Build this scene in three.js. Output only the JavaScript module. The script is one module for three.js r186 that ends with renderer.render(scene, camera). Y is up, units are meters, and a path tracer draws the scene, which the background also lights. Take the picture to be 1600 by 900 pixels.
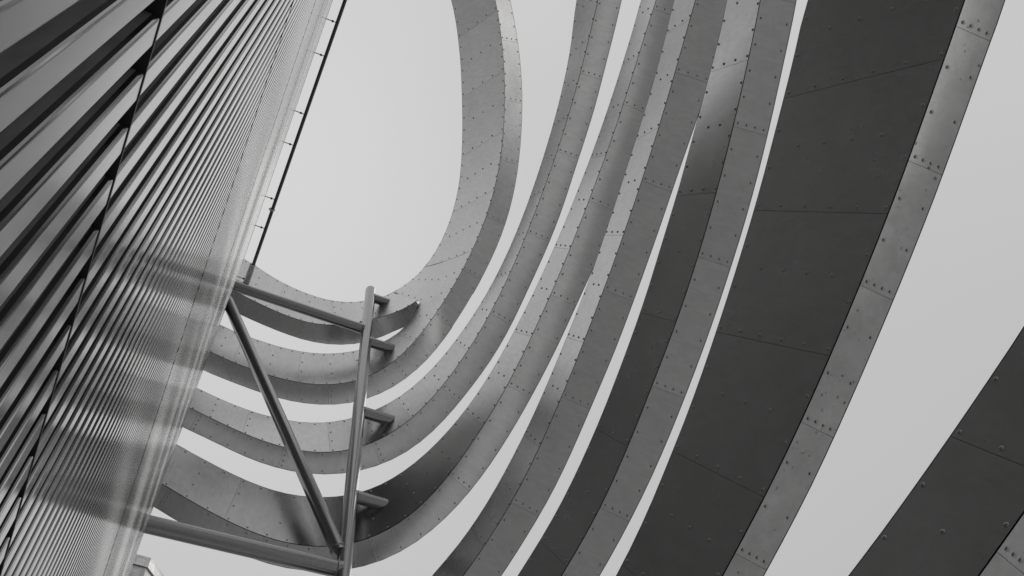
import * as THREE from 'three';
import { mergeGeometries } from 'three/addons/utils/BufferGeometryUtils.js';

// ---------------------------------------------------------------- camera
const EYE = 1.6;
const scene = new THREE.Scene();
const camera = new THREE.PerspectiveCamera(28.1, 16 / 9, 0.02, 800);
{
  const right = new THREE.Vector3(0.92252, -0.07232, 0.37911);
  const up = new THREE.Vector3(-0.31944, 0.40817, 0.85519);
  const back = new THREE.Vector3(-0.21659, -0.91004, 0.35345);
  const m = new THREE.Matrix4().makeBasis(right, up, back);
  camera.position.set(0, EYE, 0);
  camera.quaternion.setFromRotationMatrix(m);
}
const renderer = new THREE.WebGLRenderer({ antialias: true });
renderer.toneMapping = THREE.LinearToneMapping;
renderer.toneMappingExposure = 1.0;
renderer.outputColorSpace = THREE.SRGBColorSpace;
renderer.shadowMap.enabled = true;

// ---------------------------------------------------------------- noise helpers
function rng(seed) { let a = seed >>> 0; return () => { a = (a + 0x6D2B79F5) >>> 0; let t = a; t = Math.imul(t ^ (t >>> 15), t | 1); t ^= t + Math.imul(t ^ (t >>> 7), t | 61); return ((t ^ (t >>> 14)) >>> 0) / 4294967296; }; }
function tileNoise(seed, cells) {            // periodic value noise, arguments in 0..1
  const r = rng(seed), g = new Float32Array(cells * cells); for (let i = 0; i < g.length; i++) g[i] = r();
  return (x, y) => {
    x *= cells; y *= cells; const xi = Math.floor(x), yi = Math.floor(y); let fx = x - xi, fy = y - yi;
    fx = fx * fx * (3 - 2 * fx); fy = fy * fy * (3 - 2 * fy);
    const w = (a, b) => g[(((b % cells) + cells) % cells) * cells + (((a % cells) + cells) % cells)];
    return (w(xi, yi) * (1 - fx) + w(xi + 1, yi) * fx) * (1 - fy) + (w(xi, yi + 1) * (1 - fx) + w(xi + 1, yi + 1) * fx) * fy;
  };
}
function makeTex(size, fn, srgb) {
  const d = new Uint8Array(size * size * 4);
  for (let y = 0; y < size; y++) for (let x = 0; x < size; x++) {
    const v = Math.max(0, Math.min(255, Math.round(255 * fn(x / size, y / size)))), o = (y * size + x) * 4;
    d[o] = d[o + 1] = d[o + 2] = v; d[o + 3] = 255;
  }
  const t = new THREE.DataTexture(d, size, size); t.wrapS = t.wrapT = THREE.RepeatWrapping;
  t.magFilter = THREE.LinearFilter; t.minFilter = THREE.LinearMipmapLinearFilter; t.generateMipmaps = true;
  if (srgb) t.colorSpace = THREE.SRGBColorSpace; t.needsUpdate = true; return t;
}

// ---------------------------------------------------------------- sky: an even overcast
{
  const W = 128, H = 64, d = new Float32Array(W * H * 4), c1 = tileNoise(5, 8), c2 = tileNoise(6, 16);
  for (let y = 0; y < H; y++) for (let x = 0; x < W; x++) {
    const el = ((y + 0.5) / H - 0.5) * Math.PI, se = Math.max(0, Math.sin(el));
    let L = 0.632 * (1 + 1.7 * se) / 2.7;
    L *= 1 + 0.13 * (c1(x / W, y / H) - 0.5) + 0.06 * (c2(x / W, y / H) - 0.5);
    const o = (y * W + x) * 4; d[o] = d[o + 1] = d[o + 2] = L; d[o + 3] = 1;
  }
  const sky = new THREE.DataTexture(d, W, H, THREE.RGBAFormat, THREE.FloatType);
  sky.mapping = THREE.EquirectangularReflectionMapping; sky.magFilter = THREE.LinearFilter; sky.wrapS = THREE.RepeatWrapping; sky.needsUpdate = true;
  scene.background = sky; scene.environment = sky;
}
const sun = new THREE.DirectionalLight(0xfffdfa, 0.5);
sun.position.set(34, 46, -10); sun.target.position.set(0, 8, -4);
sun.castShadow = true; sun.shadow.radius = 90; sun.shadow.mapSize.set(2048, 2048);
Object.assign(sun.shadow.camera, { left: -30, right: 30, top: 30, bottom: -30, near: 1, far: 90 });
scene.add(sun, sun.target);

// ---------------------------------------------------------------- bookkeeping
const taken = new Map();
function numbered(name) { const k = taken.get(name) || 0; taken.set(name, k + 1); return k ? `${name}_${String(k).padStart(3, '0')}` : name; }
function group(name, label, category, grp) {
  const o = new THREE.Group(); o.name = numbered(name); o.userData = { label, category }; if (grp) o.userData.group = grp;
  scene.add(o); return o;
}
function mesh(name, geo, mat, parent, kind) {
  const m = new THREE.Mesh(geo, mat); m.name = name; m.castShadow = m.receiveShadow = true;
  if (kind) m.userData.kind = kind; parent.add(m); return m;
}
const V3 = (x, y, z) => new THREE.Vector3(x, y, z);

// ---------------------------------------------------------------- materials
const nA = tileNoise(11, 4), nB = tileNoise(12, 9), nC = tileNoise(13, 32), nD = tileNoise(14, 96), nE = tileNoise(15, 64), nF = tileNoise(16, 200);
const wavyTex = makeTex(512, (x, y) => 0.5 + 0.55 * (nA(x, y) - 0.5) + 0.28 * (nB(x, y) - 0.5) + 0.03 * (nC(x, y) - 0.5));
// sheet metal tone: faint rolling streaks, smudges, thin scratches
const scr = (() => {
  const S = 1024, a = new Float32Array(S * S), r = rng(77);
  for (let k = 0; k < 46; k++) {
    let x = r() * S, y = r() * S; const ang = (r() < 0.6 ? 1.25 : 0.4) + (r() - 0.5) * 0.7, L = 40 + r() * 230, s = 0.03 + r() * 0.07; let c = (r() - 0.5) * 0.004, t = ang;
    for (let i = 0; i < L; i++) { x += Math.cos(t); y += Math.sin(t); t += c; a[((y | 0) & (S - 1)) * S + ((x | 0) & (S - 1))] = s; }
  }
  return (u, v) => a[((v * S) | 0) * S + ((u * S) | 0)];
})();
const sheetTex = makeTex(1024, (x, y) => 0.87 + 0.03 * (nB(x, y) - 0.5) + 0.04 * (nC(x * 4, y) - 0.5) + 0.02 * (nD(x, y) - 0.5) - scr(x, y), true);
const sheetRough = makeTex(512, (x, y) => 0.86 + 0.10 * (nB(x, y) - 0.5) + 0.10 * (nC(x, y) - 0.5) + 0.08 * (nD(x, y) - 0.5));
const speck = (() => {
  const S = 1024, a = new Float32Array(S * S), r = rng(91);
  for (let k = 0; k < 520; k++) {
    const cx = r() * S, cy = r() * S, R = 1 + r() * r() * 6, st = 0.12 + r() * 0.3, e = 0.5 + r();
    for (let j = -8; j <= 8; j++) for (let i = -8; i <= 8; i++) { const q = Math.hypot(i * e, j) / R; if (q < 1) { const p = (((cy + j) | 0) & (S - 1)) * S + (((cx + i) | 0) & (S - 1)); a[p] = Math.max(a[p], st * (1 - q * q)); } }
  }
  return (u, v) => a[((v * S) | 0) * S + ((u * S) | 0)];
})();
const dirtyTex = makeTex(1024, (x, y) => 0.85 + 0.05 * (nB(x, y) - 0.5) + 0.05 * (nC(x, y) - 0.5) + 0.04 * (nD(x, y) - 0.5) - scr(x, y) - speck(x, y) * (0.35 + nA(x, y)), true);
function metal(col, rough, opt = {}) {
  return new THREE.MeshStandardMaterial(Object.assign({ color: new THREE.Color().setRGB(col, col, col), metalness: 1, roughness: rough, map: sheetTex, roughnessMap: sheetRough, bumpMap: wavyTex, bumpScale: 0.0032 }, opt));
}
const facePanelMats = [0.80, 0.83, 0.86].map(c => metal(c, 0.29));
const soffitMats = [0.84, 0.86, 0.88].map(c => metal(c, 0.28, { bumpScale: 0.0018 }));
const dirtySoffitMats = [0.96, 1.0].map(c => metal(c, 0.3, { map: dirtyTex, bumpScale: 0.0018 }));
const bodyMat = new THREE.MeshStandardMaterial({ color: new THREE.Color().setRGB(0.55, 0.55, 0.55), metalness: 0.9, roughness: 0.45 });
const boltMat = new THREE.MeshStandardMaterial({ color: new THREE.Color().setRGB(0.55, 0.55, 0.55), metalness: 1, roughness: 0.28 });
const steelTex = makeTex(512, (x, y) => 0.88 + 0.05 * (nC(x, y) - 0.5) + 0.05 * (nD(x, y) - 0.5), true);
const tubeMat = new THREE.MeshStandardMaterial({ color: new THREE.Color().setRGB(0.58, 0.58, 0.58), metalness: 0.8, roughness: 0.25, map: steelTex, roughnessMap: sheetRough });
const wallTex = makeTex(512, (x, y) => 0.82 + 0.12 * (nB(x, y) - 0.5) + 0.12 * (nC(x, y) - 0.5) + 0.08 * (nE(x, y) - 0.5), true);
const wallRough = makeTex(512, (x, y) => 0.8 + 0.2 * (nB(x, y) - 0.5) + 0.2 * (nC(x, y) - 0.5));
const claddingMats = [0.034, 0.038, 0.042].map(c => new THREE.MeshPhysicalMaterial({ color: new THREE.Color().setRGB(c, c, c), metalness: 0, roughness: 0.17, ior: 1.7, clearcoat: 1, clearcoatRoughness: 0.13, map: wallTex, roughnessMap: wallRough }));
const recessMat = new THREE.MeshStandardMaterial({ color: new THREE.Color().setRGB(0.48, 0.48, 0.48), metalness: 0.3, roughness: 0.4, map: wallTex });
const flashingMat = new THREE.MeshStandardMaterial({ color: new THREE.Color().setRGB(0.03, 0.03, 0.03), metalness: 0, roughness: 0.5 });
const railMat = new THREE.MeshStandardMaterial({ color: new THREE.Color().setRGB(0.16, 0.16, 0.16), metalness: 0.2, roughness: 0.5 });
const beadMat = new THREE.MeshStandardMaterial({ color: new THREE.Color().setRGB(0.88, 0.88, 0.88), metalness: 0, roughness: 0.4 });
const concreteTex = makeTex(1024, (x, y) => 0.78 + 0.16 * (nB(x, y) - 0.5) + 0.16 * (nC(x, y) - 0.5) + 0.16 * (nF(x, y) - 0.5), true);
const groundMat = new THREE.MeshStandardMaterial({ color: new THREE.Color().setRGB(0.70, 0.70, 0.70), roughness: 0.9, map: concreteTex });
const farMats = [0.92, 1.0].map(c => new THREE.MeshStandardMaterial({ color: new THREE.Color().setRGB(c, c, c), metalness: 0.6, roughness: 0.35, map: concreteTex }));

// ---------------------------------------------------------------- ground
{
  const g = new THREE.PlaneGeometry(600, 600, 1, 1); g.rotateX(-Math.PI / 2);
  const uv = g.attributes.uv; for (let i = 0; i < uv.count; i++) uv.setXY(i, uv.getX(i) * 100, uv.getY(i) * 100);
  const m = new THREE.Mesh(g, groundMat); m.name = 'ground'; m.receiveShadow = true; m.castShadow = true;
  m.userData = { kind: 'structure', label: 'pale concrete paving below the ring of ribs', category: 'ground' }; scene.add(m);
}

// ---------------------------------------------------------------- building with ribbed cladding
const D = 0.14;                       // eye to wall
const WX = -D, DEPTH = 0.2 * D, PITCH = 0.3757 * D, CREST = 0.20 * D;
const ROOF = EYE + 143 * D, CORNER = -64.6 * D;
{
  const b = group('clad_building', 'tall building clad in vertical dark glossy ribs with roof edge and corner', 'building');
  const core = new THREE.BoxGeometry(14, ROOF - 0.02, 26);
  core.translate(WX - DEPTH - 7, (ROOF - 0.02) / 2, CORNER + 13 + 0.01);
  mesh('wall', core, recessMat, b);
  // one cladding rib, cross-section in (z, x); z grows towards the viewer's back
  const w = CREST, dd = DEPTH;
  const crest = [[0, -0.050 * D], [0.001 * D, -0.020 * D], [0.008 * D, -0.008 * D], [0.018 * D, -0.0015 * D], [0.026 * D, 0], [w - 0.014 * D, 0], [w - 0.004 * D, -0.004 * D], [w, -0.016 * D], [w, -0.05 * D]];
  const webs = [[0.002 * D, -dd], [0.002 * D, -0.045 * D], [w - 0.002 * D, -0.045 * D], [w - 0.002 * D, -dd]];
  function ribGeo(prof, h) {
    const pos = [], nor = [], uv = [], idx = []; let a = 0;
    for (let i = 0; i < prof.length - 1; i++) {
      const [s0, x0] = prof[i], [s1, x1] = prof[i + 1], L = Math.hypot(s1 - s0, x1 - x0), ns = -(x1 - x0) / L, nx = (s1 - s0) / L, k = pos.length / 3;
      for (const [s, x, e] of [[s0, x0, 0], [s1, x1, L]]) for (const y of [0, h]) { pos.push(x, y, -s); nor.push(nx, 0, -ns); uv.push(y * 0.7, (a + e) * 4); }
      idx.push(k, k + 2, k + 1, k + 1, k + 2, k + 3); a += L;
    }
    const k = pos.length / 3, N = prof.length;                                   // both ends
    for (const y of [0, h]) for (const [s, x] of prof) { pos.push(x, y, -s); nor.push(0, y ? 1 : -1, 0); uv.push(s * 4, x * 4); }
    for (let i = 1; i < N - 1; i++) { idx.push(k, k + i, k + i + 1); idx.push(k + N, k + N + i + 1, k + N + i); }
    const g = new THREE.BufferGeometry(); g.setAttribute('position', new THREE.Float32BufferAttribute(pos, 3)); g.setAttribute('normal', new THREE.Float32BufferAttribute(nor, 3)); g.setAttribute('uv', new THREE.Float32BufferAttribute(uv, 2)); g.setIndex(idx); return g;
  }
  const joints = [-EYE / D + 0.3, 7.37, 26.8, 50, 73, 96, 119, 142.6];
  const single = [[0.4, 8], [0.4, 27], [3, 45], [12, 46]];                      // rows picked apart one by one: range along the wall
  const r = rng(31);
  for (let k = 0; k < joints.length - 1; k++) {
    const y0 = EYE + joints[k] * D + 0.004, y1 = EYE + joints[k + 1] * D - 0.006, h = y1 - y0, geo = ribGeo(crest, h), webGeo = ribGeo(webs, h), rest = [], lining = [];
    for (let i = -60; ; i++) {
      const s = 1.905 + 0.3757 * i; if (s + 0.25 > 64.5) break;
      const z = -s * D; { const g = webGeo.clone(); g.translate(WX, y0, z); lining.push(g); }
      const one = single[k] && s >= single[k][0] && s < single[k][1];
      if (one) {
        const m = mesh('cladding_rib', geo, claddingMats[s < 14 ? (r() * 3) | 0 : 1], b); m.position.set(WX, y0, z);
      } else { const g = geo.clone(); g.translate(WX, y0, z); rest.push(g); }
    }
    mesh('cladding_rows', mergeGeometries(rest), claddingMats[1], b, 'stuff');
    mesh('recess_lining', mergeGeometries(lining), recessMat, b, 'stuff');
    if (k) {
      const f = new THREE.BoxGeometry(DEPTH + 0.0016, 0.005, 26); f.translate(WX + 0.0008 - (DEPTH + 0.0016) / 2 + 0.0, EYE + joints[k] * D - 0.001, CORNER + 13 + 0.012);
      mesh('joint_flashing', f, flashingMat, b);
    }
  }
  const cap = new THREE.BoxGeometry(14.04, 0.05, 26.05); cap.translate(WX + 0.004 - 7.02, ROOF - 0.025, CORNER + 13 + 0.012);
  mesh('roof_coping', cap, claddingMats[2], b);
}

// rod along the roof edge
function tubeBetween(a, b, r, seg = 24, openEnds = false) {
  const d = b.clone().sub(a), L = d.length(), g = new THREE.CylinderGeometry(r, r, L, seg, 1, openEnds);
  const uv = g.attributes.uv; for (let i = 0; i < uv.count; i++) uv.setXY(i, uv.getX(i) * 2, uv.getY(i) * L);
  g.applyQuaternion(new THREE.Quaternion().setFromUnitVectors(V3(0, 1, 0), d.normalize())); g.translate((a.x + b.x) / 2, (a.y + b.y) / 2, (a.z + b.z) / 2); return g;
}
{
  const y = EYE + 142.4 * D, x = 0.36 * D, rr = 0.225 * D;
  const t = group('roof_edge_rod', 'dark rod held off the roof edge of the clad building on thin brackets', 'rod');
  const rod = mesh('rod', tubeBetween(V3(x, y, 15.5), V3(x + 0.01, y, -71.3 * D), rr, 12), railMat, t);
  for (const q of [0.21, 0.241, 0.296, 0.3265, 0.381, 0.411, 0.4655, 0.155, 0.125, 0.07, 0.04, -0.015, -0.045]) {
    const z = -q * 143 * D, parts = [tubeBetween(V3(WX - 0.03, y, z), V3(x, y, z), 0.0075, 6)];
    const k = new THREE.SphereGeometry(0.022, 8, 6); k.translate(x - 0.075, y, z); parts.push(k);
    mesh('bracket', mergeGeometries(parts), railMat, t);
  }
  const coil = []; for (let i = 0; i < 9; i++) { const g = new THREE.TorusGeometry(rr + 0.012, 0.02, 6, 14); g.translate(x, y, -(64.3 + i * 0.36) * D); coil.push(g); }
  mesh('spiral_wrap', mergeGeometries(coil), beadMat, rod);
  const clip = new THREE.TorusGeometry(rr + 0.014, 0.016, 6, 14); clip.translate(x, y, -0.391 * 143 * D); mesh('clip', clip, beadMat, rod);
}

// ---------------------------------------------------------------- ribs of the leaning rings
// stations along each rib in its ring plane, metres: across, along, underside width, lean of the face, lift, height of the face (forked rib: lean of its lower arm)
const RIB_A=[[-0.363,-7.287,0.388,0.548,0.0,1.05,0.204,0.56],[-0.057,-7.105,0.388,0.548,0.0,1.05,0.204,0.56],[0.239,-6.908,0.388,0.548,0.0,1.05,0.204,0.56],[0.525,-6.696,0.388,0.548,0.0,1.05,0.204,0.56],[0.801,-6.471,0.388,0.548,0.0,1.05,0.204,0.56],[1.066,-6.233,0.388,0.548,0.0,1.05,0.204,0.56],[1.318,-5.982,0.388,0.548,0.0,1.05,0.204,0.56],[1.559,-5.72,0.388,0.548,0.0,1.05,0.204,0.56],[1.786,-5.446,0.388,0.548,0.0,1.05,0.204,0.56],[1.999,-5.161,0.388,0.548,0.0,1.05,0.204,0.56],[2.197,-4.865,0.388,0.552,0.0,1.05,0.204,0.56],[2.379,-4.559,0.391,0.557,0.0,1.08,0.204,0.548],[2.543,-4.243,0.397,0.559,0.0,1.118,0.204,0.533],[2.695,-3.921,0.406,0.559,0.0,1.156,0.204,0.518],[2.831,-3.592,0.412,0.557,0.0,1.194,0.204,0.502],[2.953,-3.258,0.414,0.547,0.0,1.232,0.204,0.487],[3.06,-2.919,0.412,0.521,0.0,1.3,0.204,0.467],[3.153,-2.575,0.41,0.48,0.0,1.448,0.204,0.435],[3.227,-2.227,0.411,0.43,0.0,1.596,0.204,0.402],[3.279,-1.875,0.415,0.378,0.0,1.745,0.204,0.369],[3.307,-1.52,0.42,0.33,0.0,1.893,0.204,0.337],[3.309,-1.164,0.422,0.289,0.0,2.031,0.204,0.299],[3.29,-0.809,0.418,0.26,0.0,2.161,0.204,0.256],[3.253,-0.455,0.409,0.252,0.0,2.29,0.204,0.213],[3.2,-0.103,0.401,0.275,0.0,2.419,0.204,0.17],[3.129,0.246,0.395,0.344,0.0,2.52,0.204,0.124],[3.041,0.591,0.39,0.466,0.0,2.52,0.204,0.075],[2.937,0.931,0.383,0.647,0.0,2.52,0.146,0.026],[2.81,1.264,0.375,0.776,0.0,2.52,0.166,0.0],[2.645,1.579,0.367,0.776,0.0,2.52,0.239,0.0],[2.432,1.863,0.361,0.776,0.0,2.52,0.318,0.0],[2.167,2.1,0.357,0.776,0.0,2.52,0.375,0.0],[1.861,2.28,0.351,0.776,0.0,2.52,0.405,0.0],[1.527,2.401,0.342,0.776,0.0,2.52,0.415,0.0],[1.178,2.47,0.335,0.776,0.0,2.52,0.413,0.0],[0.823,2.498,0.327,0.776,0.0,2.52,0.406,0.0],[0.467,2.497,0.319,0.776,0.0,2.52,0.397,0.0],[0.112,2.477,0.317,0.776,0.0,2.52,0.386,0.0],[-0.242,2.439,0.324,0.776,0.0,2.52,0.373,0.0],[-0.593,2.382,0.324,0.776,0.0,2.52,0.37,0.0]];
const RIB_B=[[2.404,-9.502,0.374,0.145,0.0,0.882],[2.521,-9.17,0.374,0.145,0.0,0.882],[2.633,-8.837,0.374,0.145,0.0,0.882],[2.739,-8.501,0.374,0.145,0.0,0.882],[2.839,-8.164,0.374,0.145,0.0,0.882],[2.935,-7.825,0.374,0.145,0.0,0.882],[3.024,-7.485,0.374,0.145,0.0,0.882],[3.108,-7.143,0.374,0.145,0.0,0.882],[3.187,-6.8,0.374,0.145,0.0,0.882],[3.26,-6.456,0.374,0.145,0.0,0.882],[3.327,-6.111,0.374,0.145,0.0,0.882],[3.389,-5.764,0.374,0.145,0.0,0.882],[3.445,-5.417,0.374,0.145,0.0,0.882],[3.494,-5.068,0.374,0.145,0.0,0.882],[3.534,-4.719,0.374,0.119,0.0,0.882],[3.569,-4.369,0.372,0.075,0.0,0.882],[3.602,-4.018,0.368,0.046,0.0,0.882],[3.631,-3.668,0.368,0.03,0.0,0.882],[3.655,-3.317,0.371,0.019,0.0,0.882],[3.671,-2.965,0.37,0.01,0.0,0.882],[3.681,-2.613,0.367,0.003,0.0,0.882],[3.684,-2.262,0.369,-0.004,0.0,0.882],[3.681,-1.91,0.379,-0.01,0.0,0.882],[3.672,-1.558,0.389,-0.015,0.0,0.882],[3.658,-1.206,0.39,-0.015,0.0,0.882],[3.639,-0.855,0.384,-0.011,0.0,0.882],[3.612,-0.504,0.376,-0.001,0.0,0.882],[3.576,-0.154,0.375,0.014,0.0,0.882],[3.528,0.194,0.383,0.034,0.0,0.882],[3.465,0.541,0.391,0.056,0.0,0.882],[3.388,0.884,0.39,0.08,0.0,0.882],[3.295,1.223,0.381,0.105,0.0,0.882],[3.184,1.557,0.375,0.135,0.0,0.882],[3.052,1.883,0.375,0.174,0.0,0.882],[2.889,2.195,0.379,0.22,0.0,0.882],[2.687,2.483,0.379,0.264,0.0,0.882],[2.441,2.734,0.369,0.295,0.0,0.882],[2.155,2.937,0.354,0.306,0.0,0.882],[1.836,3.083,0.342,0.301,0.0,0.882],[1.495,3.171,0.334,0.285,0.0,0.882],[1.145,3.205,0.328,0.26,0.0,0.882],[0.794,3.2,0.319,0.229,0.0,0.882],[0.444,3.166,0.306,0.199,0.0,0.882],[0.095,3.116,0.299,0.178,0.0,0.882],[-0.252,3.06,0.302,0.17,0.0,0.882],[-0.599,3.003,0.302,0.169,0.0,0.882]];
const RIB_C=[[3.233,-9.567,0.45,-0.003,0.0,0.826],[3.3,-9.216,0.45,-0.003,0.0,0.826],[3.363,-8.866,0.45,-0.003,0.0,0.826],[3.423,-8.514,0.45,-0.003,0.0,0.826],[3.479,-8.162,0.45,-0.003,0.0,0.826],[3.531,-7.809,0.45,-0.003,0.0,0.826],[3.58,-7.456,0.45,-0.003,0.0,0.826],[3.626,-7.103,0.45,-0.003,0.0,0.826],[3.667,-6.749,0.45,-0.003,0.0,0.826],[3.705,-6.394,0.45,-0.003,0.0,0.826],[3.74,-6.039,0.45,-0.003,0.0,0.826],[3.771,-5.684,0.45,-0.003,0.0,0.826],[3.798,-5.329,0.45,-0.003,0.0,0.826],[3.822,-4.973,0.45,-0.003,0.0,0.826],[3.838,-4.617,0.45,-0.007,0.0,0.826],[3.847,-4.26,0.45,-0.019,0.0,0.826],[3.855,-3.904,0.45,-0.024,0.0,0.826],[3.867,-3.548,0.45,-0.022,0.0,0.826],[3.877,-3.191,0.45,-0.017,0.0,0.826],[3.883,-2.835,0.45,-0.012,0.0,0.826],[3.881,-2.478,0.45,-0.009,0.0,0.826],[3.875,-2.122,0.45,-0.004,0.0,0.826],[3.865,-1.766,0.449,0.002,0.0,0.826],[3.853,-1.409,0.436,0.008,0.0,0.826],[3.836,-1.053,0.423,0.016,0.0,0.826],[3.814,-0.697,0.41,0.025,0.0,0.826],[3.788,-0.342,0.398,0.035,0.0,0.826],[3.756,0.013,0.394,0.047,0.0,0.826],[3.719,0.368,0.391,0.061,0.0,0.826],[3.676,0.722,0.384,0.078,0.0,0.826],[3.623,1.074,0.378,0.097,0.0,0.826],[3.556,1.424,0.378,0.117,0.0,0.826],[3.474,1.771,0.382,0.145,0.0,0.826],[3.38,2.115,0.384,0.184,0.0,0.826],[3.272,2.455,0.378,0.234,0.0,0.826],[3.14,2.786,0.369,0.291,0.0,0.826],[2.974,3.101,0.361,0.347,0.0,0.826],[2.763,3.388,0.356,0.397,0.0,0.826],[2.504,3.631,0.351,0.436,0.0,0.826],[2.199,3.815,0.345,0.46,0.0,0.826],[1.864,3.935,0.339,0.465,0.0,0.826],[1.512,3.992,0.333,0.454,0.0,0.826],[1.156,3.996,0.327,0.434,0.0,0.826],[0.802,3.959,0.322,0.414,0.0,0.826],[0.451,3.893,0.316,0.395,0.0,0.826],[0.104,3.811,0.31,0.379,0.0,0.826],[-0.24,3.72,0.305,0.362,0.0,0.826],[-0.585,3.63,0.305,0.358,0.0,0.826]];
const RIB_D=[[3.032,-9.404,0.469,0.002,0.0,0.882],[3.105,-9.059,0.469,0.002,0.0,0.882],[3.176,-8.713,0.469,0.002,0.0,0.882],[3.242,-8.366,0.469,0.002,0.0,0.882],[3.306,-8.018,0.469,0.002,0.0,0.882],[3.366,-7.67,0.469,0.002,0.0,0.882],[3.424,-7.322,0.469,0.002,0.0,0.882],[3.478,-6.972,0.469,0.002,0.0,0.882],[3.528,-6.623,0.469,0.002,0.0,0.882],[3.576,-6.273,0.469,0.002,0.0,0.882],[3.62,-5.922,0.469,0.002,0.0,0.882],[3.661,-5.571,0.469,0.002,0.0,0.882],[3.698,-5.22,0.469,0.002,0.0,0.882],[3.733,-4.869,0.469,0.002,0.0,0.882],[3.764,-4.517,0.469,0.002,0.0,0.882],[3.79,-4.164,0.469,-0.003,0.0,0.882],[3.811,-3.812,0.469,-0.017,0.0,0.882],[3.831,-3.459,0.463,-0.026,0.0,0.882],[3.85,-3.106,0.448,-0.027,0.0,0.882],[3.866,-2.754,0.433,-0.024,0.0,0.882],[3.878,-2.401,0.419,-0.021,0.0,0.882],[3.886,-2.047,0.409,-0.021,0.0,0.882],[3.891,-1.694,0.405,-0.023,0.0,0.882],[3.892,-1.341,0.404,-0.026,0.0,0.882],[3.89,-0.988,0.402,-0.03,0.0,0.882],[3.884,-0.634,0.403,-0.033,0.0,0.882],[3.873,-0.281,0.406,-0.032,0.0,0.882],[3.86,0.072,0.407,-0.028,0.0,0.882],[3.844,0.425,0.401,-0.023,0.0,0.882],[3.824,0.777,0.394,-0.019,0.0,0.882],[3.798,1.129,0.392,-0.014,0.0,0.882],[3.766,1.481,0.393,-0.008,0.0,0.882],[3.724,1.832,0.393,-0.001,0.0,0.882],[3.669,2.181,0.388,0.002,0.0,0.882],[3.596,2.526,0.384,0.001,0.0,0.882],[3.508,2.868,0.387,0.003,0.0,0.882],[3.407,3.207,0.389,0.015,0.0,0.882],[3.293,3.541,0.389,0.037,0.0,0.882],[3.158,3.868,0.389,0.037,0.0,0.882],[2.99,4.178,0.389,0.037,0.0,0.882],[2.778,4.46,0.389,0.037,0.0,0.882],[2.516,4.696,0.389,0.037,0.0,0.882],[2.213,4.876,0.389,0.037,0.0,0.882],[1.88,4.991,0.389,0.037,0.0,0.882],[1.531,5.047,0.389,0.037,0.0,0.882],[1.179,5.049,0.389,0.037,0.0,0.882],[0.827,5.012,0.389,0.037,0.0,0.882],[0.48,4.946,0.389,0.037,0.0,0.882],[0.137,4.864,0.389,0.037,0.0,0.882],[-0.205,4.776,0.389,0.037,0.0,0.882],[-0.548,4.689,0.389,0.037,0.0,0.882]];
const RIB_E=[[1.974,-8.88,0.374,-0.049,0.0,1.092],[2.125,-8.557,0.374,-0.049,0.0,1.092],[2.271,-8.232,0.374,-0.049,0.0,1.092],[2.411,-7.903,0.374,-0.049,0.0,1.092],[2.545,-7.573,0.374,-0.049,0.0,1.092],[2.673,-7.24,0.374,-0.049,0.0,1.092],[2.795,-6.905,0.374,-0.049,0.0,1.092],[2.911,-6.567,0.374,-0.049,0.0,1.092],[3.02,-6.228,0.374,-0.049,0.0,1.092],[3.124,-5.887,0.374,-0.049,0.0,1.092],[3.221,-5.543,0.374,-0.049,0.0,1.092],[3.311,-5.199,0.374,-0.049,0.0,1.092],[3.396,-4.852,0.374,-0.049,0.0,1.09],[3.474,-4.504,0.374,-0.049,0.0,1.079],[3.546,-4.155,0.374,-0.049,0.0,1.068],[3.611,-3.804,0.374,-0.049,0.0,1.058],[3.669,-3.452,0.372,-0.031,0.0,1.036],[3.718,-3.099,0.368,0.001,0.0,0.988],[3.762,-2.745,0.368,0.036,0.0,0.94],[3.801,-2.39,0.37,0.071,0.0,0.875],[3.835,-2.035,0.371,0.104,0.0,0.808],[3.863,-1.68,0.37,0.131,0.0,0.742],[3.885,-1.324,0.366,0.146,0.0,0.723],[3.899,-0.967,0.361,0.15,0.0,0.716],[3.906,-0.611,0.359,0.147,0.0,0.709],[3.903,-0.254,0.36,0.143,0.0,0.703],[3.892,0.102,0.361,0.14,0.0,0.696],[3.876,0.459,0.361,0.138,0.0,0.689],[3.858,0.815,0.357,0.138,0.0,0.686],[3.832,1.17,0.35,0.14,0.0,0.686],[3.794,1.525,0.341,0.14,0.0,0.686],[3.738,1.877,0.337,0.136,0.0,0.686],[3.665,2.226,0.338,0.133,0.0,0.686],[3.582,2.573,0.338,0.135,0.0,0.686],[3.494,2.919,0.338,0.135,0.0,0.686],[3.404,3.264,0.338,0.135,0.0,0.686],[3.308,3.607,0.338,0.135,0.0,0.686],[3.2,3.947,0.338,0.135,0.0,0.686],[3.067,4.278,0.338,0.135,0.0,0.686],[2.901,4.594,0.338,0.135,0.0,0.686],[2.689,4.88,0.338,0.135,0.0,0.686],[2.428,5.122,0.338,0.135,0.0,0.686],[2.124,5.306,0.338,0.135,0.0,0.686],[1.789,5.426,0.338,0.135,0.0,0.686],[1.437,5.484,0.338,0.135,0.0,0.686],[1.081,5.487,0.338,0.135,0.0,0.686],[0.726,5.45,0.338,0.135,0.0,0.686],[0.376,5.384,0.338,0.135,0.0,0.686],[0.029,5.301,0.338,0.135,0.0,0.686]];
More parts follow.
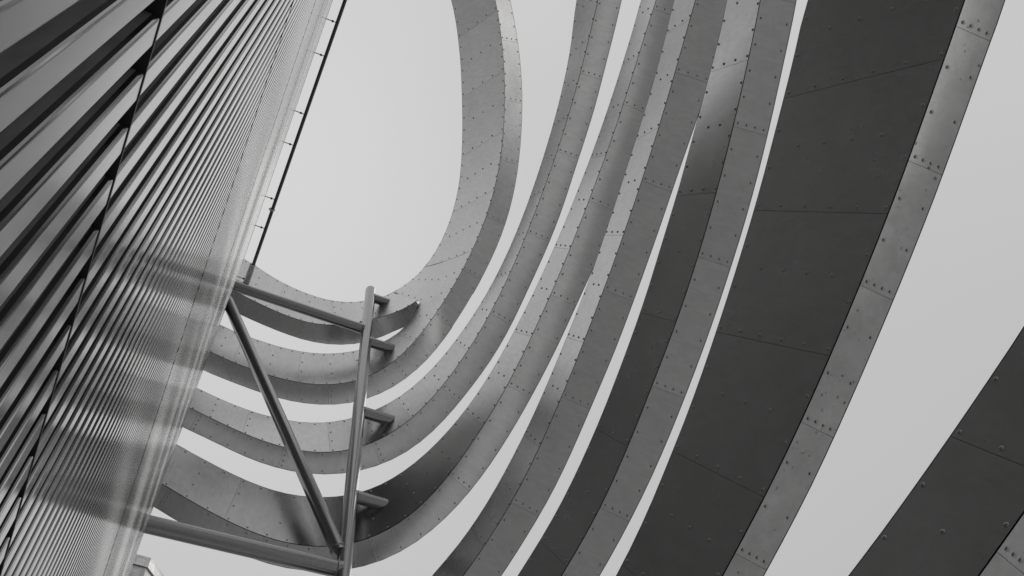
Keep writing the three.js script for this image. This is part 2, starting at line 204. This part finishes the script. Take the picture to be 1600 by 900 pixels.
const RIB_F=[[3.143,-9.278,0.299,0.428,0.0,1.75],[3.228,-8.938,0.299,0.428,0.0,1.75],[3.309,-8.596,0.299,0.428,0.0,1.75],[3.386,-8.254,0.299,0.428,0.0,1.75],[3.458,-7.911,0.299,0.428,0.0,1.75],[3.525,-7.567,0.299,0.428,0.0,1.75],[3.588,-7.222,0.299,0.428,0.0,1.75],[3.646,-6.876,0.299,0.428,0.0,1.75],[3.7,-6.53,0.299,0.428,0.0,1.75],[3.749,-6.182,0.299,0.428,0.0,1.75],[3.793,-5.835,0.299,0.428,0.0,1.75],[3.833,-5.486,0.299,0.428,0.0,1.75],[3.868,-5.137,0.299,0.428,0.0,1.75],[3.898,-4.788,0.299,0.428,0.0,1.75],[3.924,-4.438,0.299,0.428,0.0,1.75],[3.945,-4.088,0.299,0.428,0.0,1.75],[3.962,-3.738,0.299,0.428,0.0,1.75],[3.974,-3.388,0.299,0.428,0.0,1.75],[3.979,-3.037,0.299,0.418,0.0,1.748],[3.977,-2.687,0.293,0.397,0.0,1.702],[3.973,-2.336,0.292,0.381,0.0,1.655],[3.967,-1.985,0.291,0.366,0.0,1.608],[3.958,-1.635,0.29,0.35,0.0,1.561],[3.943,-1.285,0.287,0.334,0.0,1.515],[3.923,-0.935,0.285,0.32,0.0,1.468],[3.898,-0.585,0.283,0.308,0.0,1.413],[3.869,-0.235,0.282,0.297,0.0,1.358],[3.834,0.113,0.282,0.285,0.0,1.303],[3.791,0.461,0.283,0.273,0.0,1.248],[3.739,0.808,0.281,0.262,0.0,1.194],[3.679,1.154,0.277,0.247,0.0,1.139],[3.614,1.498,0.277,0.225,0.0,1.12],[3.544,1.842,0.277,0.209,0.0,1.12],[3.472,2.185,0.277,0.209,0.0,1.12],[3.397,2.527,0.277,0.209,0.0,1.12],[3.318,2.869,0.277,0.209,0.0,1.12],[3.236,3.21,0.277,0.209,0.0,1.12],[3.15,3.55,0.277,0.209,0.0,1.12],[3.062,3.889,0.277,0.209,0.0,1.12],[2.968,4.227,0.277,0.209,0.0,1.12],[2.862,4.561,0.277,0.209,0.0,1.12],[2.732,4.887,0.277,0.209,0.0,1.12],[2.571,5.198,0.277,0.209,0.0,1.12],[2.364,5.48,0.277,0.209,0.0,1.12],[2.111,5.723,0.277,0.209,0.0,1.12],[1.815,5.908,0.277,0.209,0.0,1.12],[1.488,6.034,0.277,0.209,0.0,1.12],[1.143,6.096,0.277,0.209,0.0,1.12],[0.793,6.107,0.277,0.209,0.0,1.12],[0.444,6.074,0.277,0.209,0.0,1.12],[0.099,6.014,0.277,0.209,0.0,1.12]];
const RIB_G=[[4.234,-7.075,0.245,0.121,0.0,0.742],[4.329,-6.732,0.245,0.121,0.0,0.742],[4.414,-6.386,0.245,0.121,0.0,0.742],[4.488,-6.037,0.245,0.121,0.0,0.742],[4.551,-5.686,0.245,0.121,0.0,0.742],[4.603,-5.334,0.245,0.121,0.0,0.742],[4.645,-4.98,0.245,0.121,0.0,0.742],[4.676,-4.625,0.245,0.121,0.0,0.742],[4.696,-4.269,0.245,0.121,0.0,0.742],[4.705,-3.913,0.245,0.121,0.0,0.742],[4.703,-3.557,0.245,0.121,0.0,0.742],[4.691,-3.201,0.245,0.121,0.0,0.742],[4.667,-2.845,0.245,0.121,0.0,0.742],[4.633,-2.49,0.245,0.121,0.0,0.742],[4.587,-2.137,0.245,0.121,0.0,0.742],[4.532,-1.785,0.245,0.121,0.0,0.742],[4.465,-1.435,0.245,0.121,0.0,0.742],[4.387,-1.087,0.245,0.121,0.0,0.742],[4.296,-0.742,0.245,0.121,0.0,0.742],[4.195,-0.401,0.245,0.122,0.0,0.742],[4.088,-0.061,0.245,0.121,0.0,0.742],[3.975,0.277,0.245,0.119,0.0,0.742],[3.858,0.614,0.245,0.118,0.0,0.742],[3.734,0.948,0.245,0.119,0.0,0.742],[3.606,1.281,0.245,0.119,0.0,0.742],[3.475,1.612,0.245,0.119,0.0,0.742],[3.342,1.942,0.245,0.119,0.0,0.742],[3.206,2.272,0.245,0.119,0.0,0.742],[3.068,2.6,0.245,0.119,0.0,0.742],[2.927,2.928,0.245,0.119,0.0,0.742],[2.784,3.254,0.245,0.119,0.0,0.742],[2.638,3.579,0.245,0.119,0.0,0.742],[2.489,3.903,0.245,0.119,0.0,0.742],[2.338,4.226,0.245,0.119,0.0,0.742],[2.187,4.549,0.245,0.119,0.0,0.742],[2.036,4.871,0.245,0.119,0.0,0.742],[1.874,5.189,0.245,0.119,0.0,0.742],[1.684,5.49,0.245,0.119,0.0,0.742],[1.45,5.758,0.245,0.119,0.0,0.742],[1.167,5.974,0.245,0.119,0.0,0.742],[0.847,6.127,0.245,0.119,0.0,0.742],[0.502,6.215,0.245,0.119,0.0,0.742],[0.147,6.245,0.245,0.119,0.0,0.742]];
const RIB_BRANCH=[[3.168,-0.66,0.321,0.103,0.0,1.47],[3.126,-0.299,0.321,0.135,0.0,1.47],[3.042,0.054,0.321,0.168,0.0,1.47],[2.895,0.385,0.321,0.191,0.0,1.47],[2.689,0.684,0.321,0.205,0.052,1.449],[2.446,0.954,0.321,0.227,0.361,1.326],[2.165,1.183,0.373,0.266,0.666,1.203],[1.853,1.369,0.385,0.324,0.758,1.167],[1.519,1.51,0.364,0.387,0.836,1.136],[1.165,1.587,0.337,0.433,0.84,1.134],[0.802,1.6,0.324,0.456,0.84,1.134],[0.44,1.576,0.324,0.472,0.84,1.134],[0.079,1.531,0.332,0.5,0.84,1.134],[-0.28,1.48,0.333,0.552,0.84,1.134],[-0.641,1.436,0.333,0.567,0.84,1.134]];
const RN = V3(0.010011, 0.928015, -0.372407), R1 = V3(0.999950, -0.009291, 0.003728), R2 = V3(-0.000000, -0.372426, -0.928062);
const EYEV = V3(0, EYE, 0);
class Rib {
  constructor(st, H, hf = 0, col = 3) {
    this.st = st; this.H = H * D; this.fixed = hf * D; this.col = col;
    let L = 0; for (let i = 1; i < st.length; i++) L += Math.hypot(st[i][0] - st[i - 1][0], st[i][1] - st[i - 1][1]);
    this.len = L; this.step = L / (st.length - 1);
  }
  val(u, c) {
    const st = this.st, n = st.length - 1; let t = u / this.step; t = Math.max(0, Math.min(n - 1e-6, t)); const i = Math.floor(t), f = t - i;
    const p0 = st[Math.max(0, i - 1)][c], p1 = st[i][c], p2 = st[i + 1][c], p3 = st[Math.min(n, i + 2)][c];
    return 0.5 * (2 * p1 + (p2 - p0) * f + (2 * p0 - 5 * p1 + 4 * p2 - p3) * f * f + (3 * p1 - p0 - 3 * p2 + p3) * f * f * f);
  }
  frame(u) {
    const a = this.val(u, 0), b = this.val(u, 1), e = 0.04, da = this.val(u + e, 0) - this.val(u - e, 0), db = this.val(u + e, 1) - this.val(u - e, 1), L = Math.hypot(da, db) || 1;
    const ta = da / L, tb = db / L;
    return { M: EYEV.clone().addScaledVector(RN, this.H + this.val(u, 4)).addScaledVector(R1, a).addScaledVector(R2, b), N: V3(0, 0, 0).addScaledVector(R1, -tb).addScaledVector(R2, ta) };
  }
  face(u, v) { const f = this.frame(u); return f.M.addScaledVector(f.N, this.val(u, this.col) * v).addScaledVector(RN, this.hf(u) * v); }
  hf(u) { return this.fixed || this.val(u, 5); }
  soffit(u, v) { const f = this.frame(u); return f.M.addScaledVector(f.N, -this.val(u, 2) * v).addScaledVector(RN, this.rise(u) * v); }
  rise(u) { return this.st[0].length > 7 ? this.val(u, 7) : 0; }
  faceLen(u) { return Math.hypot(this.hf(u), this.val(u, this.col)); }
  soffitLen(u) { return Math.hypot(this.val(u, 2), this.rise(u)); }
  section(u, ins) {
    const f = this.frame(u), M = f.M, T = this.face(u, 1), O = this.soffit(u, 1), Q = O.clone().add(T).sub(this.frame(u).M);
    const tilt = this.rise(u) / this.val(u, 2), sn = [1 + 1.4 * tilt, 1 + 1.4 * tilt, -1, -1], sN = [-1, 1, 1, -1];
    return [M, O, Q, T].map((p, i) => p.clone().addScaledVector(RN, sn[i] * ins).addScaledVector(f.N, sN[i] * ins));
  }
  plate(u0, u1, i, j) {          // plain sheet over the outside (1-2) or the top (2-3)
    const n = Math.max(2, Math.ceil((u1 - u0) / 0.22)), pos = [], uv = [], idx = [];
    for (let k = 0; k <= n; k++) { const u = u0 + (u1 - u0) * k / n, s = this.section(u, -0.001); [s[i], s[j]].forEach((p, m) => { pos.push(p.x, p.y, p.z); uv.push(u / 3, m * 0.2); }); }
    for (let k = 0; k < n; k++) { const a = k * 2; idx.push(a, a + 2, a + 1, a + 1, a + 2, a + 3); }
    const g = new THREE.BufferGeometry(); g.setAttribute('position', new THREE.Float32BufferAttribute(pos, 3)); g.setAttribute('uv', new THREE.Float32BufferAttribute(uv, 2)); g.setIndex(idx); g.computeVertexNormals(); return g;
  }
  bodyGeo(u0, u1) {
    const n = Math.max(2, Math.ceil((u1 - u0) / 0.22)), pos = [], idx = [];
    for (let i = 0; i <= n; i++) for (const p of this.section(u0 + (u1 - u0) * i / n, 0.014)) pos.push(p.x, p.y, p.z);
    for (let i = 0; i < n; i++) for (let j = 0; j < 4; j++) { const a = i * 4 + j, b = i * 4 + (j + 1) % 4, c = a + 4, d = b + 4; idx.push(a, c, b, b, c, d); }
    idx.push(0, 1, 2, 0, 2, 3); const e = n * 4; idx.push(e, e + 2, e + 1, e, e + 3, e + 2);
    let g = new THREE.BufferGeometry(); g.setAttribute('position', new THREE.Float32BufferAttribute(pos, 3)); g.setIndex(idx); g = g.toNonIndexed(); g.computeVertexNormals(); return g;
  }
}
// a bent plate lying on surface fn(u, v) between two (skewed) end lines
function plateGeo(fn, lenFn, uA, kA, uB, kB, out, gap = 0.002, edge = 0.006, th = 0.012, uvo = 0, nv = 2) {
  const nu = Math.max(3, Math.ceil((uB - uA) / 0.17)), um = (uA + uB) / 2, mv = edge / lenFn(um), pos = [], nor = [], uv = [], idx = [], P = [], Nn = [];
  const at = (i, j) => { const v = mv + (1 - 2 * mv) * j / nv, a = uA + kA(v) + gap, b = uB + kB(v) - gap, u = a + (b - a) * i / nu; return [u, v]; };
  for (let i = 0; i <= nu; i++) for (let j = 0; j <= nv; j++) {
    const [u, v] = at(i, j), p = fn(u, v), du = fn(u + 0.02, v).sub(fn(u - 0.02, v)), dv = fn(u, v + 0.02).sub(fn(u, v - 0.02)), nn = du.cross(dv).normalize();
    if (nn.dot(out(u)) < 0) nn.negate(); P.push(p); Nn.push(nn);
    pos.push(p.x, p.y, p.z); nor.push(nn.x, nn.y, nn.z); uv.push((u + uvo) / 3, (v * lenFn(um) + uvo * 1.7) / 3);
  }
  const s = nv + 1, flip = (() => { const a = P[0], b = P[s], c = P[1]; return b.clone().sub(a).cross(c.clone().sub(a)).dot(Nn[0]) < 0; })();
  const tri = (a, b, c) => flip ? idx.push(a, c, b) : idx.push(a, b, c);
  for (let i = 0; i < nu; i++) for (let j = 0; j < nv; j++) { const a = i * s + j; tri(a, a + s, a + 1); tri(a + 1, a + s, a + s + 1); }
  const rim = []; for (let i = 0; i < nu; i++) rim.push([i * s, (i + 1) * s]); for (let j = 0; j < nv; j++) rim.push([nu * s + j, nu * s + j + 1]);
  for (let i = nu; i > 0; i--) rim.push([i * s + nv, (i - 1) * s + nv]); for (let j = nv; j > 0; j--) rim.push([j, j - 1]);
  for (const [a, b] of rim) {
    const k = pos.length / 3, A = P[a], B = P[b], A2 = A.clone().addScaledVector(Nn[a], -th), B2 = B.clone().addScaledVector(Nn[b], -th), n = B.clone().sub(A).cross(Nn[a]).normalize();
    if (flip) n.negate();
    for (const p of [A, B, A2, B2]) { pos.push(p.x, p.y, p.z); nor.push(n.x, n.y, n.z); uv.push(0.1, 0.1); }
    idx.push(k, k + 2, k + 1, k + 1, k + 2, k + 3);
  }
  const g = new THREE.BufferGeometry(); g.setAttribute('position', new THREE.Float32BufferAttribute(pos, 3)); g.setAttribute('normal', new THREE.Float32BufferAttribute(nor, 3)); g.setAttribute('uv', new THREE.Float32BufferAttribute(uv, 2)); g.setIndex(idx); return g;
}
const boltProto = (() => { const g = new THREE.SphereGeometry(1, 9, 4, 0, Math.PI * 2, 0, Math.PI / 2); g.scale(0.0155, 0.011, 0.0155); return g; })();
function boltAt(list, p, n) { const g = boltProto.clone(); g.applyQuaternion(new THREE.Quaternion().setFromUnitVectors(V3(0, 1, 0), n)); g.translate(p.x, p.y, p.z); list.push(g); }

const DOWN = () => RN.clone().negate();
function seamList(given, lo, hi, sp) {        // measured seams carried on at their spacing to both ends
  const s = given.map(q => Array.isArray(q) ? q.slice() : [q, 0]);
  while (s[0][0] - sp > lo + 1) s.unshift([s[0][0] - sp, s[0][1]]);
  while (s[s.length - 1][0] + sp < hi - 1) s.push([s[s.length - 1][0] + sp, 0]);
  s.unshift([lo, 0]); s.push([hi, 0]); return s;
}
let uvShift = 0;
function clothe(rib, parent, bolts, soffitSeams, faceSeams, opt = {}) {
  const r = rng(opt.seed || 1), slant = k => typeof k === 'function' ? v => k(v) * D : v => k * v * D, per = opt.per || 5, sMats = opt.dirty ? dirtySoffitMats : soffitMats;
  const normalAt = (fn, u, v, out) => { const n = fn(u + 0.02, v).sub(fn(u - 0.02, v)).cross(fn(u, v + 0.02).sub(fn(u, v - 0.02))).normalize(); if (n.dot(out(u)) < 0) n.negate(); return n; };
  const surf = (fn, lenFn, out, seams, name, mats, rows, mid) => {
    for (let i = 0; i < seams.length - 1; i++) {
      const [a, ka_] = seams[i], [b, kb_] = seams[i + 1], ka = slant(ka_), kb = slant(kb_), fine = typeof ka_ === 'function' || typeof kb_ === 'function' ? 12 : 2, uA = a * D, uB = b * D; uvShift += 1.37;
      mesh(name, plateGeo(fn, lenFn, uA, ka, uB, kb, out, 0.0016, 0.006, 0.012, uvShift, fine), mats[(r() * mats.length) | 0], parent);
      const W = lenFn((uA + uB) / 2), ve = 0.046 / W, nr = Math.max(3, rows(W)), put = (t, v) => { const u0 = uA + ka(v), u1 = uB + kb(v), u = u1 - 0.045 - t * (u1 - u0); boltAt(bolts, fn(u, v), normalAt(fn, u, v, out)); };
      const np = Math.max(1, Math.round(per * (uB - uA) / (opt.panel * D)));
      for (let k = 0; k < np; k++) { put(k / np, ve); put(k / np, 1 - ve); }
      for (let j = 1; j < nr - 1; j++) put(0, ve + (1 - 2 * ve) * j / (nr - 1));
      if (mid && np > 2) for (let j = 1; j < nr - 1; j++) put(0.5, ve + (1 - 2 * ve) * j / (nr - 1));
    }
  };
  if (soffitSeams) surf((u, v) => rib.soffit(u, v), u => rib.soffitLen(u), DOWN, soffitSeams, 'soffit_panel', sMats, W => 4, false);
  if (faceSeams) surf((u, v) => rib.face(u, v), u => rib.faceLen(u), u => rib.frame(u).N, faceSeams, 'face_panel', facePanelMats, W => Math.round(W / 0.33) + 1, true);
}

const ribs = {};
function shell(rib, g, u0, u1) {
  mesh('body', rib.bodyGeo(u0, u1), bodyMat, g);
  mesh('outer_sheet', rib.plate(u0, u1, 1, 2), facePanelMats[1], g);
  mesh('top_sheet', rib.plate(u0, u1, 2, 3), facePanelMats[1], g);
}
const RING = 'curved metal ribs stacked around the open court';
function plainRib(key, st, H, label, so, fa, opt) {
  const rib = new Rib(st, H), g = group('curved_rib', label, 'rib', RING), bolts = [], hi = rib.len / D; ribs[key] = rib;
  shell(rib, g, 0, rib.len);
  clothe(rib, g, bolts, seamList(so, 0, hi, opt.panel), seamList(fa, 0, hi, opt.panel), opt);
  mesh('bolt_heads', mergeGeometries(bolts), boltMat, g, 'stuff');
}
{ // topmost rib, forking into an upper branch at the far bend
  const tall = new Rib(RIB_A, 140.5), low = new Rib(RIB_A, 140.5, 7.1, 6), br = new Rib(RIB_BRANCH, 148);
  ribs.A = low; ribs.O = br;
  const g = group('forked_rib', 'highest curved metal rib, forking in two at its bend behind the tubular bracket', 'rib', RING), bolts = [], hi = low.len / D;
  const uS = 62.94, uTip = 66.11, vTip = 7.5 / 18, u0 = 9.09;
  shell(tall, g, 0, (uS - 1) * D); shell(low, g, (uTip + 0.4) * D, low.len); shell(br, g, (u0 + 1.2) * D, br.len);
  clothe(tall, g, bolts, null, [[0, 0], [5.5, 0], [12.7, 0], [19.9, 0], ...[[27.15, 1.9], [34.59, 2.45], [41.98, 3.1], [49.34, 3.75], [57.41, 4.2]], [uS, v => v < vTip ? (uTip - uS) * v / vTip : uTip - uS + 1.6 * (v - vTip)]], { seed: 3, panel: 7.4 });
  clothe(low, g, bolts, seamList([30.86, 38.2, 45.54, 52.8, 59.96, 66.6, 74.34, 82.68], 0, hi, 8), [[uS, uTip - uS], [70.6, 0.8], [78.4, 0.3], [86.4, 0], [94.4, 0], [hi, 0]], { seed: 4, panel: 8 });
  // branch starts on the same slanted line
  const tEnd = tall.face((uTip + 1.6 * (1 - vTip)) * D, 1); let best = 1e9, uB = 0;
  for (let u = 4; u < 18; u += 0.05) { const d = br.face(u * D, 1).distanceTo(tEnd); if (d < best) { best = d; uB = u; } }
  const hb = br.len / D;
  clothe(br, g, bolts, [[u0 + 0.2, 0], [16.5, 0], [24.3, 0], [32.3, 0], [hb, 0]], [[u0, uB - u0], [20.2, 0], [28.2, 0], [hb, 0]], { seed: 5, panel: 8 });
  mesh('bolt_heads', mergeGeometries(bolts), boltMat, g, 'stuff');
}
plainRib('B', RIB_B, 125.5, 'second highest curved metal rib, next below the forked one', [42.36, 51.48, 61.14, 71.0, 80.86], [[38.26, 1.6], [47.49, 0.6], [56.23, 0.8], [66.17, 0.8]], { seed: 6, panel: 9.7 });
plainRib('C', RIB_C, 109.5, 'third highest curved metal rib, held by the lowest stub of the tubular bracket', [46.77, 56.8, 66.8, 76.59, 86.98], [[41.7, 0.2], [52.08, -0.1], [61.96, 0], [71.31, 0.3]], { seed: 7, panel: 9.9 });
plainRib('D', RIB_D, 95, 'narrow curved metal rib, fourth from the top, pale inner face turning dark', [44.42, 54.21, 64.1, 73.99, 83.88], [[39.62, 0.4], [49.4, 0.6], [59.15, 0], [68.97, 0.1]], { seed: 8, panel: 9.7 });
plainRib('E', RIB_E, 76, 'curved metal rib between the narrow rib and the broad black faced rib', [48.94, 58.35, 67.88, 77.07], [[44.21, 0], [53.69, 0.4], [63.12, 0.1]], { seed: 9, panel: 9.3 });
plainRib('F', RIB_F, 53, 'broad black faced rib with speckled grey underside', [53.6, 60.34, 67.81, 75.11], [[48.15, 1.9], [56.47, 0.7], [64.2, 0.6], [72.0, 0.2]], { seed: 10, panel: 7.2, per: 3, dirty: true });
plainRib('G', RIB_G, 37, 'lowest black faced rib with dirty underside beyond the broad one', [40, 47.2, 54.4, 61.6], [[43, 0], [51, 0], [59, 0]], { seed: 11, panel: 7.5, per: 3, dirty: true });

// ---------------------------------------------------------------- tubular bracket
{
  const b = group('tubular_bracket', 'welded steel tube bracket holding the ribs to the building corner', 'bracket');
  const W = (X, h, s = 63.6) => V3(X * D, EYE + h * D, -s * D), px = 16.45;
  mesh('post', tubeBetween(V3(px * D, 0, -63.6 * D), W(px, 145.3), 0.70 * D, 32), tubeMat, b);
  const tubes = [['top_rail', W(-1.2, 133.2), W(px - 0.2, 132.9), 0.65], ['bottom_rail', W(-1.2, 83.2), W(px - 0.2, 84.3), 0.79], ['diagonal_brace', W(-1.1, 128.6), W(px - 0.55, 86.6), 0.70]];
  const tubeMesh = tubes.map(([nm, a, c, r]) => mesh(nm, tubeBetween(a, c, r * D, 32), tubeMat, b));
  mesh('bottom_rail', tubeBetween(W(-1.2, 36), W(px - 0.2, 36.5), 0.79 * D, 24), tubeMat, b);
  const stub = (rib, v, nm) => {
    let best = 1e9, p = null; for (let u = rib.len * 0.3; u < rib.len; u += 0.01) { const q = rib.face(u, v); if (q.x < px * D) continue; const d = Math.abs(q.z + 63.6 * D); if (d < best) { best = d; p = q; } }
    const sm = mesh('stub', tubeBetween(V3(px * D, p.y, -63.6 * D), V3(p.x + 0.1, p.y, -63.6 * D), 0.64 * D, 24), tubeMat, b);
    const t = new THREE.TorusGeometry(0.645 * D, 0.007, 6, 24); t.rotateY(Math.PI / 2); t.translate((px + 0.62) * D, p.y, -63.6 * D); mesh('weld_bead', t, tubeMat, sm);
  };
  stub(ribs.O, 0.68, 'O'); stub(ribs.A, 0.56, 'A'); stub(ribs.B, 0.45, 'B'); stub(ribs.C, 0.6, 'C'); stub(ribs.D, 0.3, 'D'); stub(ribs.E, 0.3, 'E'); stub(ribs.F, 0.3, 'F'); stub(ribs.G, 0.3, 'G');
  for (const [i, [, a, c, r]] of tubes.entries()) {
    const d = c.clone().sub(a).normalize(), t = new THREE.TorusGeometry(r * D * 1.02, 0.011, 6, 28); t.applyQuaternion(new THREE.Quaternion().setFromUnitVectors(V3(0, 0, 1), d));
    const p = c.clone().addScaledVector(d, -0.5 * D); t.translate(p.x, p.y, p.z); mesh('weld_bead', t, tubeMat, tubeMesh[i]);
  }
}

// ---------------------------------------------------------------- block beyond the corner
{
  const k = 200 * D, b = group('neighbouring_block', 'pale flat roofed block with cut corner beyond the clad building', 'building');
  const foot = [[-0.35, 0.8041], [0.0027, 0.8041], [0.16, 0.955], [0.16, 1.25], [-0.35, 1.25]];
  const prism = (grow, y0, y1) => {
    const s = new THREE.Shape(); foot.forEach(([x, z], i) => { const X = x * k + (x > 0 ? grow : -grow), Z = z * k + (z < 0.9 ? -grow : grow); i ? s.lineTo(X, Z) : s.moveTo(X, Z); });
    const g = new THREE.ExtrudeGeometry(s, { depth: y1 - y0, bevelEnabled: false }); g.rotateX(-Math.PI / 2); g.translate(0, y0, 0);
    const uv = g.attributes.uv; for (let i = 0; i < uv.count; i++) uv.setXY(i, uv.getX(i) / 6, uv.getY(i) / 6); return g;
  };
  const top = EYE + k;
  mesh('wall', prism(-0.035, 0, top - 0.425), farMats[0], b);
  mesh('parapet', prism(0, top - 0.43, top), farMats[1], b);
}

renderer.setSize(1024, 576);
renderer.render(scene, camera);
